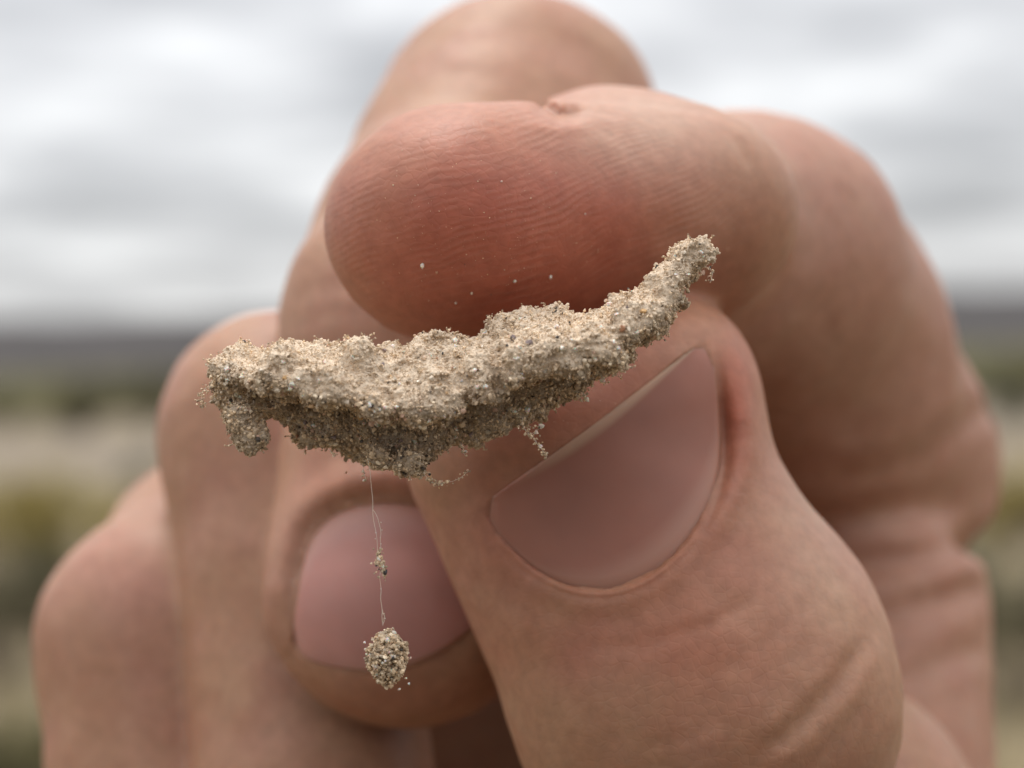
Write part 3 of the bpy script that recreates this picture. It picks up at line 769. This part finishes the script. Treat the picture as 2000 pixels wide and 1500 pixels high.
def crust_base(P):
    u = None; l = None
    for k in range(len(CX)-1):
        c0, e0, a0, b0_ = sU[k]; c1, e1, a1, b1_ = sU[k+1]
        d = c1-c0; t = np.clip(((P-c0)@d)/(d@d), 0, 1)
        q = P-c0-t[:, None]*d
        e = (e0+e1)/2; e = e-d*(e@d)/(d@d); e = e/np.linalg.norm(e); al = d/np.linalg.norm(d); n_ = np.cross(al, e)
        aa = a0+(a1-a0)*t; bb = b0_+(b1_-b0_)*t
        q1, q2, q3 = (q@e)/aa, (q@n_)/bb, (q@al)/bb
        k0 = np.sqrt(q1*q1+q2*q2+q3*q3)+1e-9; k1 = np.sqrt((q1/aa)**2+(q2/bb)**2+(q3/bb)**2)+1e-9
        v = k0*(k0-1)/k1; u = v if u is None else smin(u, v, 0.6)
        (c0, r0_), (c1, r1_) = sL[k], sL[k+1]
        d = c1-c0; t = np.clip(((P-c0)@d)/(d@d), 0, 1); q = P-c0-t[:, None]*d; q[:, 1] *= 1.7
        v = np.sqrt((q*q).sum(1))-(r0_+(r1_-r0_)*t); l = v if l is None else smin(l, v, 0.6)
    s = smin(u, l, 0.3)
    for cx, cy, dd, r in LUMPS:
        s = smin(s, np.sqrt(((P-pix(cx, cy, dd))**2).sum(1))-r, 0.5)
    return s
LUMPS = [(478, 838, 100.0, 0.55), (465, 815, 100.0, 0.6), (488, 852, 99.9, 0.3), (432, 745, 100.2, 0.4), (795, 905, 100.6, 0.65), (735, 890, 100.8, 0.7), (930, 862, 100.8, 0.4),
         (850, 682, 102.0, 0.9), (1205, 592, 102.4, 0.6), (900, 682, 102.0, 0.9), (1325, 590, 101.2, 0.35), (925, 785, 98.0, 0.45), (895, 790, 98.2, 0.35),
         (1020, 705, 98.1, 0.5), (1050, 720, 98.2, 0.4), (1090, 715, 98.4, 0.45), (1150, 700, 98.6, 0.45), (1165, 640, 98.4, 0.5), (700, 690, 99.4, 0.55), (1372, 490, 100.6, 0.5)]
def crust_sdf(P):
    s = crust_base(P)
    s = s+0.40*fbm(P, 0.55, 2, 101)+0.23*vnoise(P, 1.5, 113)+0.30*np.abs(vnoise(P, 3.2, 127))-0.10+0.09*vnoise(P, 7.0, 131)+0.10*np.abs(vnoise(P, 5.0, 139))-0.04+0.05*vnoise(P, 11.0, 149)
    return s
V, F = surface_nets(crust_sdf, (-16.5, 93, -6.5), (11.5, 108, 9.5), 0.095)
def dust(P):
    """pale silt patches plus the top light, both painted on the upper face (0..1)"""
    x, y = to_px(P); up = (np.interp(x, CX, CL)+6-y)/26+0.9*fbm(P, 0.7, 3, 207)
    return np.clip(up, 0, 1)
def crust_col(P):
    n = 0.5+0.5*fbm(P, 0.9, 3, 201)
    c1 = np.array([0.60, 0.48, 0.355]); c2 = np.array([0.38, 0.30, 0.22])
    return lerp(lerp(np.tile(c2, (len(P), 1)), c1, n*1.1), np.array([0.80, 0.65, 0.49]), 0.8*dust(P))  # upper face paled for silt and for light from above
CR_O = pix(800, 900, CXD)
M_sand, t, b = mat('sandy_soil', Roughness=0.9)
b.inputs['Specular IOR Level'].default_value = 0.25
at = nd(t, 'ShaderNodeAttribute', attribute_name='col'); tcn = nd(t, 'ShaderNodeTexCoord')
nz = nd(t, 'ShaderNodeTexNoise', Scale=9000.0, Detail=3.0); t.links.new(tcn.outputs['Object'], nz.inputs['Vector'])
mr = nd(t, 'ShaderNodeMapRange'); t.links.new(nz.outputs[0], mr.inputs[0]); mr.inputs[1].default_value = 0.3; mr.inputs[2].default_value = 0.7; mr.inputs[3].default_value = 0.72; mr.inputs[4].default_value = 1.15
hs = nd(t, 'ShaderNodeMix', data_type='RGBA', blend_type='MULTIPLY'); hs.inputs[0].default_value = 1
t.links.new(at.outputs['Color'], hs.inputs[6]); t.links.new(mr.outputs[0], hs.inputs[7]); t.links.new(hs.outputs[2], b.inputs['Base Color'])
bp = nd(t, 'ShaderNodeBump', Strength=1.0, Distance=0.00007); t.links.new(nz.outputs[0], bp.inputs['Height']); t.links.new(bp.outputs[0], b.inputs['Normal'])
M_grain, t, b = mat('sand_grain', Roughness=0.6); b.inputs['Specular IOR Level'].default_value = 0.25
at = nd(t, 'ShaderNodeAttribute', attribute_name='col'); t.links.new(at.outputs['Color'], b.inputs['Base Color'])
b.inputs['Subsurface Weight'].default_value = 0.0

crust = bpy.data.objects.new('soil_crust', None); COL.objects.link(crust); crust.empty_display_size = 0.005
crust.matrix_world = frame_matrix(CR_O)
tag(crust, 'curved pale sandy soil crust held in front of index finger and thumb', 'soil crust')
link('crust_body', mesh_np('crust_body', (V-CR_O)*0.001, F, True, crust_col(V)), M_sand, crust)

# grain shapes: angular perturbed icosahedra
ICO_V = []
ph_ = (1+5**0.5)/2
for a in (-1, 1):
    for bb in (-ph_, ph_):
        ICO_V += [(0, a, bb), (a, bb, 0), (bb, 0, a)]
ICO_V = np.array(ICO_V); ICO_V /= np.linalg.norm(ICO_V[0])
ICO_F = []
for i in range(12):
    for j in range(i+1, 12):
        for k in range(j+1, 12):
            d = [np.linalg.norm(ICO_V[a]-ICO_V[bq]) for a, bq in ((i, j), (j, k), (i, k))]
            if max(d) < 1.1:
                nrm = np.cross(ICO_V[j]-ICO_V[i], ICO_V[k]-ICO_V[i])
                ICO_F.append((i, j, k) if nrm@ICO_V[i] > 0 else (i, k, j))
ICO_F = np.array(ICO_F)
def grain_shape(rg):
    v = ICO_V*rg.uniform(0.72, 1.2, (12, 1))*rg.uniform(0.7, 1.25, (1, 3))
    for _ in range(5):                                       # cut facets
        n_ = rg.normal(0, 1, 3); n_ /= np.linalg.norm(n_); d = v@n_
        v = v-np.outer(np.maximum(d-0.5, 0), n_)
    return v
rg = np.random.default_rng(99)
SHAPES = np.stack([grain_shape(rg) for _ in range(40)])
def rand_rot(rg, n):
    q = rg.normal(0, 1, (n, 4)); q /= np.linalg.norm(q, axis=1)[:, None]
    w_, x, y, z = q.T
    return np.stack([1-2*(y*y+z*z), 2*(x*y-z*w_), 2*(x*z+y*w_), 2*(x*y+z*w_), 1-2*(x*x+z*z), 2*(y*z-x*w_), 2*(x*z-y*w_), 2*(y*z+x*w_), 1-2*(x*x+y*y)], 1).reshape(-1, 3, 3)
PAL = np.array([[0.66, 0.54, 0.405], [0.58, 0.465, 0.345], [0.50, 0.405, 0.305], [0.74, 0.66, 0.54], [0.40, 0.32, 0.245], [0.52, 0.36, 0.22], [0.09, 0.08, 0.075], [0.60, 0.42, 0.34]])
PAL = PAL*np.array([1.06, 1.0, 0.9])
PW = np.array([0.26, 0.25, 0.19, 0.12, 0.11, 0.02, 0.02, 0.03])
def grains_mesh(name, C, size, rg, off, pal=None, dusty_lit=None):
    n = len(C)
    v = SHAPES[rg.integers(0, len(SHAPES), n)]
    v = np.einsum('nij,nkj->nki', rand_rot(rg, n), v)*size[:, None, None]+C[:, None, :]
    F = (np.arange(n)*12)[:, None, None]+ICO_F[None]
    ci = rg.choice(len(PAL), n, p=PW/PW.sum()) if pal is None else pal
    cc = PAL[ci]*rg.uniform(0.62, 1.45, (n, 1)).clip(0, 1.35)
    if dusty_lit is not None: cc = lerp(cc*0.9, np.array([0.82, 0.67, 0.505]), 0.66*dusty_lit)  # upper grains take the silt and painted top light, the rest darken
    return mesh_np(name, (v.reshape(-1, 3)-off)*0.001, F.reshape(-1, 3), False, np.repeat(cc, 12, 0))
def surf_samples(V, F, n, rg):
    a = V[F]; ar = 0.5*np.linalg.norm(np.cross(a[:, 2]-a[:, 0], a[:, 3]-a[:, 1]), axis=1)
    k = rg.choice(len(F), n, p=ar/ar.sum()); u = rg.uniform(0, 1, (n, 2))
    q = a[k]
    P = (q[:, 0]*(1-u[:, :1])+q[:, 1]*u[:, :1])*(1-u[:, 1:])+(q[:, 3]*(1-u[:, :1])+q[:, 2]*u[:, :1])*u[:, 1:]
    Nn = np.cross(q[:, 2]-q[:, 0], q[:, 3]-q[:, 1]); Nn /= np.linalg.norm(Nn, axis=1)[:, None]+1e-12
    return P, Nn
n = 52000
P, Nn = surf_samples(V, F, n, rg)
size = np.exp(rg.normal(math.log(0.050), 0.48, n)).clip(0.02, 0.18)
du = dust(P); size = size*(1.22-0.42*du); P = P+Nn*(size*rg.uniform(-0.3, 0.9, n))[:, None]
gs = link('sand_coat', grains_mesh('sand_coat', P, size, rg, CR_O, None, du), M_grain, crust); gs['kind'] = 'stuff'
# loose rough strings of grains sticking out of the surface: small bristly branches
ns = 1700
P, Nn = surf_samples(V, F, ns, rg)
cs, ss = [], []
for a, nn in zip(P, Nn):
    d = nn+rg.normal(0, 0.55, 3); pcur = a.copy()
    for k in range(rg.integers(2, 6)):
        s = rg.uniform(0.03, 0.085); pcur = pcur+d/np.linalg.norm(d)*s*1.5; d = d+rg.normal(0, 0.5, 3); cs.append(pcur.copy()); ss.append(s)
fr_ = link('bristling_grains', grains_mesh('bristling_grains', np.array(cs), np.array(ss), rg, CR_O), M_grain, crust); fr_['kind'] = 'stuff'
# larger grains one can pick out
gme = []
GC = {'pale': [0.74, 0.70, 0.62], 'tan': [0.60, 0.50, 0.38], 'dark': [0.035, 0.033, 0.035], 'orange': [0.56, 0.33, 0.13], 'rust': [0.45, 0.22, 0.12], 'mauve': [0.26, 0.20, 0.19]}
GM = {}
for nm, cc in GC.items():
    GM[nm], t, b = mat('grain_'+nm, Roughness=0.35); b.inputs['Base Color'].default_value = (*cc, 1)
    if nm == 'pale':
        b.inputs['Subsurface Weight'].default_value = 0.6; b.inputs['Subsurface Scale'].default_value = 0.0002
GMESH = {nm: [] for nm in GC}
for nm in GC:
    for k in range(4):
        me = mesh_np('grain_'+nm, grain_shape(rg)*0.001, ICO_F, False); me.materials.append(GM[nm]); GMESH[nm].append(me)
def grain_at(nm, Pm, size, parent, off, name='grain'):
    o = link(name, GMESH[nm][rg.integers(0, 4)], None, parent)
    o.location = (Pm-off)*0.001; o.scale = (size,)*3; o.rotation_euler = tuple(rg.uniform(0, 6.28, 3)); return o
def hit_crust(pts):
    pts = np.array(pts, float)
    return ray_hit(crust_sdf, pts[:, 0], pts[:, 1], 94, 106)
SPEC = [('orange', 558, 739, 0.20), ('orange', 705, 816, 0.15), ('orange', 1257, 608, 0.19), ('rust', 1214, 641, 0.26), ('rust', 1246, 668, 0.2), ('dark', 477, 667, 0.13), ('dark', 1075, 626, 0.1),
        ('dark', 1088, 659, 0.13), ('dark', 1085, 608, 0.1), ('mauve', 1003, 660, 0.28), ('mauve', 1035, 668, 0.22), ('dark', 990, 674, 0.1), ('mauve', 748, 711, 0.15),
        ('pale', 735, 826, 0.28), ('pale', 570, 750, 0.2), ('pale', 555, 761, 0.14), ('pale', 570, 830, 0.2), ('pale', 452, 666, 0.25), ('pale', 725, 790, 0.2), ('pale', 775, 795, 0.15),
        ('dark', 1283, 520, 0.13), ('dark', 865, 690, 0.09), ('pale', 1205, 615, 0.2), ('pale', 1243, 650, 0.2), ('rust', 580, 852, 0.12), ('pale', 905, 870, 0.2), ('pale', 1030, 800, 0.22), ('pale', 948, 755, 0.18)]
H = hit_crust([(s[1], s[2]) for s in SPEC])
for s, h in zip(SPEC, H):
    if h[1] < 105: grain_at(s[0], h+np.array([0, -0.06, 0]), s[3], crust, CR_O)
gxs = []
while len(gxs) < 190:
    x = rg.uniform(425, 1385); tt = np.interp(x, CX, CT); bb = np.interp(x, CX, CB); gxs.append((x, rg.uniform(tt+8, bb-5)))
H = hit_crust(gxs)
for h in H:
    if h[1] < 105.5:
        grain_at(rg.choice(['pale', 'tan', 'tan', 'pale', 'mauve'], p=[0.3, 0.3, 0.25, 0.1, 0.05]), h+np.array([0, -0.03, 0]), rg.uniform(0.09, 0.19), crust, CR_O)

# strings of crumbs hanging on invisible-thin fungal threads from the crust
M_thread, t, b = mat('silk_thread', Roughness=0.4); b.inputs['Base Color'].default_value = (0.72, 0.62, 0.52, 1); b.inputs['Subsurface Weight'].default_value = 0.3; b.inputs['Subsurface Scale'].default_value = 0.0002
def crumb_string(name, pts, dep, n, size, spread, parent, off):
    pts = np.array(pts, float)
    q = smooth_poly(pts, max(n*2, 12)); path = np.array([pix(a, b_, dep) for a, b_ in q])
    k = rg.integers(0, len(path), n); cpos = path[k]+rg.normal(0, spread, (n, 3))
    me = grains_mesh(name, cpos, rg.uniform(0.5, 1.4, n)*size, rg, off)
    o = link(name, me, M_grain, parent); o['kind'] = 'stuff'
    tv, tf = tube(path, 0.011, 5)
    link('thread', mesh_np('thread', (tv-off)*0.001, tf), M_thread, parent)
crumb_string('crumb_string', [(425, 755), (405, 755), (395, 765), (392, 780), (402, 795)], 100.0, 60, 0.065, 0.12, crust, CR_O)
crumb_string('crumb_string', [(470, 820), (478, 845), (485, 870)], 99.9, 110, 0.075, 0.22, crust, CR_O)
crumb_string('crumb_string', [(1020, 815), (1022, 835), (1035, 850), (1052, 838)], 99.5, 40, 0.075, 0.10, crust, CR_O)
crumb_string('crumb_string', [(1040, 850), (1050, 868), (1060, 880), (1068, 893)], 99.5, 36, 0.075, 0.10, crust, CR_O)
crumb_string('crumb_string', [(828, 905), (828, 925), (840, 940), (860, 945), (885, 940), (900, 933), (915, 920)], 100.4, 50, 0.06, 0.09, crust, CR_O)
crumb_string('crumb_string', [(835, 936), (850, 944), (868, 944)], 100.4, 36, 0.07, 0.08, crust, CR_O)
crumb_string('crumb_string', [(1165, 730), (1175, 745), (1182, 752)], 100.6, 26, 0.08, 0.1, crust, CR_O)
crumb_string('crumb_string', [(1125, 765), (1140, 775), (1148, 782)], 100.6, 14, 0.09, 0.06, crust, CR_O)
crumb_string('crumb_string', [(1195, 718), (1205, 725), (1212, 738)], 100.4, 14, 0.06, 0.06, crust, CR_O)
crumb_string('crumb_string', [(1385, 520), (1392, 535), (1388, 550)], 99.9, 22, 0.055, 0.10, crust, CR_O)
crumb_string('crumb_string', [(640, 875), (650, 885), (655, 892)], 100.4, 12, 0.07, 0.06, crust, CR_O)
crumb_string('crumb_string', [(795, 915), (803, 925), (800, 933)], 100.4, 14, 0.07, 0.07, crust, CR_O)
crumb_string('crumb_string', [(708, 905), (712, 930), (716, 938)], 100.4, 8, 0.06, 0.05, crust, CR_O)
crumb_string('crumb_string', [(900, 865), (906, 880), (908, 890)], 100.2, 12, 0.08, 0.06, crust, CR_O)
for x, y, s in ((1058, 832, 0.20), (1047, 845, 0.16), (1055, 872, 0.17), (1022, 838, 0.1), (907, 882, 0.2), (1146, 780, 0.17), (1175, 742, 0.2), (711, 938, 0.13), (676, 923, 0.1)):
    grain_at('pale' if s > 0.12 else 'rust', pix(x, y, 99.6 if y < 900 and x > 1000 and x < 1100 else 100.4), s, crust, CR_O)

# clump of sand hanging from the crust on a thread
DD = 99.6
CL_O = pix(757, 1280, DD)
cl = bpy.data.objects.new('sand_clump', None); COL.objects.link(cl); cl.empty_display_size = 0.002; cl.matrix_world = frame_matrix(CL_O)
tag(cl, 'small round clump of sand dangling on a thread below the crust', 'sand clump')
n = 3000
d = rg.normal(0, 1, (n, 3)); d /= np.linalg.norm(d, axis=1)[:, None]
rad = 1.18*rg.uniform(0.15, 1, n)**0.28*(1+0.22*vnoise(d*1.7, 1, 9)+0.10*vnoise(d*4.0, 1, 12))
pc = d*rad[:, None]*np.array([0.88, 0.85, 1.12]); pc[:, 0] += np.where(pc[:, 2] > 0.4, 0.12, 0)
pc[:, 0] *= np.where(pc[:, 2] > 0.3, 1-0.4*np.clip((pc[:, 2]-0.3)/1.0, 0, 1), 1)
ball = link('grain_ball', grains_mesh('grain_ball', pc+CL_O, np.exp(rg.normal(math.log(0.066), 0.5, n)).clip(0.02, 0.16), rg, CL_O), M_grain, cl); ball['kind'] = 'stuff'
for k in range(46):
    d = rg.normal(0, 1, 3); d[1] = -abs(d[1]); d /= np.linalg.norm(d)
    grain_at(rg.choice(['pale', 'tan', 'tan', 'pale']), CL_O+d*np.array([1.0, 0.95, 1.2])*rg.uniform(0.9, 1.0), rg.uniform(0.09, 0.15), cl, CL_O)
for x, y in ((712, 1255), (713, 1268), (715, 1278), (798, 1335), (780, 1346), (793, 1325), (802, 1285)):
    grain_at('pale', pix(x, y, DD-0.2), 0.09, cl, CL_O)
def thread(pts, r=0.012):
    q = smooth_poly(pts, 40); path = np.array([pix(a, b_, DD) for a, b_ in q]); path[:, 0] += 0.02*np.sin(np.linspace(0, 19, 40))
    tv, tf = tube(path, r, 5); link('thread', mesh_np('thread', (tv-CL_O)*0.001, tf), M_thread, cl)
thread([(718, 895), (726, 945), (728, 1000), (734, 1040), (738, 1075), (742, 1100)])
thread([(728, 995), (740, 1015), (744, 1045), (743, 1075), (741, 1100)])
thread([(742, 1100), (743, 1140), (745, 1185), (748, 1220)])
thread([(746, 1190), (751, 1205), (748, 1222)])
n = 90
tt = rg.uniform(0, 1, n); bx = np.array([pix(738+10*a, 1078+46*a, DD) for a in tt])+rg.normal(0, 0.11, (n, 3))
bd = link('grain_bead', grains_mesh('grain_bead', bx, rg.uniform(0.05, 0.1, n), rg, CL_O), M_grain, cl); bd['kind'] = 'stuff'
grain_at('dark', pix(752, 1118, DD-0.1), 0.17, cl, CL_O); grain_at('pale', pix(740, 1092, DD-0.15), 0.14, cl, CL_O); grain_at('pale', pix(746, 1106, DD-0.15), 0.12, cl, CL_O); grain_at('dark', pix(735, 1105, DD-0.1), 0.07, cl, CL_O)
for x, y in ((744, 1020), (746, 1035), (743, 1050), (744, 1062), (742, 1070), (734, 1040), (733, 1052), (744, 1150), (750, 1198), (752, 1208)):
    grain_at('pale', pix(x, y, DD), 0.04, cl, CL_O)

# fine dust left on the skin of the fingertip and thumb
nd_ = 520
qx = np.concatenate([rg.normal(1010, 190, 400), rg.uniform(1010, 1390, 120)]); qy = np.concatenate([rg.normal(440, 95, 400), np.zeros(120)])
qy[400:] = np.interp(qx[400:], CX, CB)+rg.exponential(45, 120)
keep = (qx > 690) & (qx < 1480) & (qy > 260) & (qy < 960); qx, qy = qx[keep], qy[keep]
hd = ray_hit(hand_sdf, qx, qy, 96, 118); hd = hd[hd[:, 1] < 116]
fd = grains_mesh('finger_dust', hd, np.exp(rg.normal(math.log(0.019), 0.4, len(hd))).clip(0.008, 0.045), rg, HAND_O)
fd = link('finger_dust', fd, M_grain); fd.matrix_world = frame_matrix(HAND_O); tag(fd, 'fine pale soil dust sprinkled over the index fingertip and thumb tip', 'dust', kind='stuff')
# grains of sand stuck to the fingertip
LAB = [('pale', 825, 519, 0.16, 'larger pale sand grain stuck low on the index fingertip, leftmost of the row'), ('rust', 853, 533, 0.12, 'brownish sand grain just right of the largest grain on the fingertip'),
       ('pale', 1005, 549, 0.10, 'tiny pale sand grain on the fingertip above the middle of the crust'), ('pale', 1075, 541, 0.13, 'pale sand grain on the fingertip, rightmost of those above the crust'),
       ('tan', 921, 573, 0.09, 'tiny tan sand grain on the shaded underside of the fingertip, left of centre'), ('tan', 890, 592, 0.09, 'lowest tiny sand grain on the fingertip close above the crust'),
       ('pale', 768, 362, 0.07, 'tiny bright sand speck on the upper left of the fingertip'), ('pale', 980, 354, 0.07, 'tiny bright sand speck high on the middle of the fingertip'),
       ('pale', 1143, 418, 0.06, 'tiny bright sand speck right of the middle of the fingertip')]
tip_sdf = hand_sdf
for nm, x, y, s, lab in LAB:
    h = ray_hit(tip_sdf, np.array([x], float), np.array([y], float), 96, 120)[0]
    o = link('sand_grain', GMESH[nm][rg.integers(0, 4)], None); mtx = frame_matrix(h+np.array([0, -s*0.45, 0]))
    o.matrix_world = mtx @ Matrix.Rotation(rg.uniform(0, 6.28), 4, 'X') @ Matrix.Scale(s, 4)
    tag(o, lab, 'sand grain', 'grains stuck to the index fingertip')
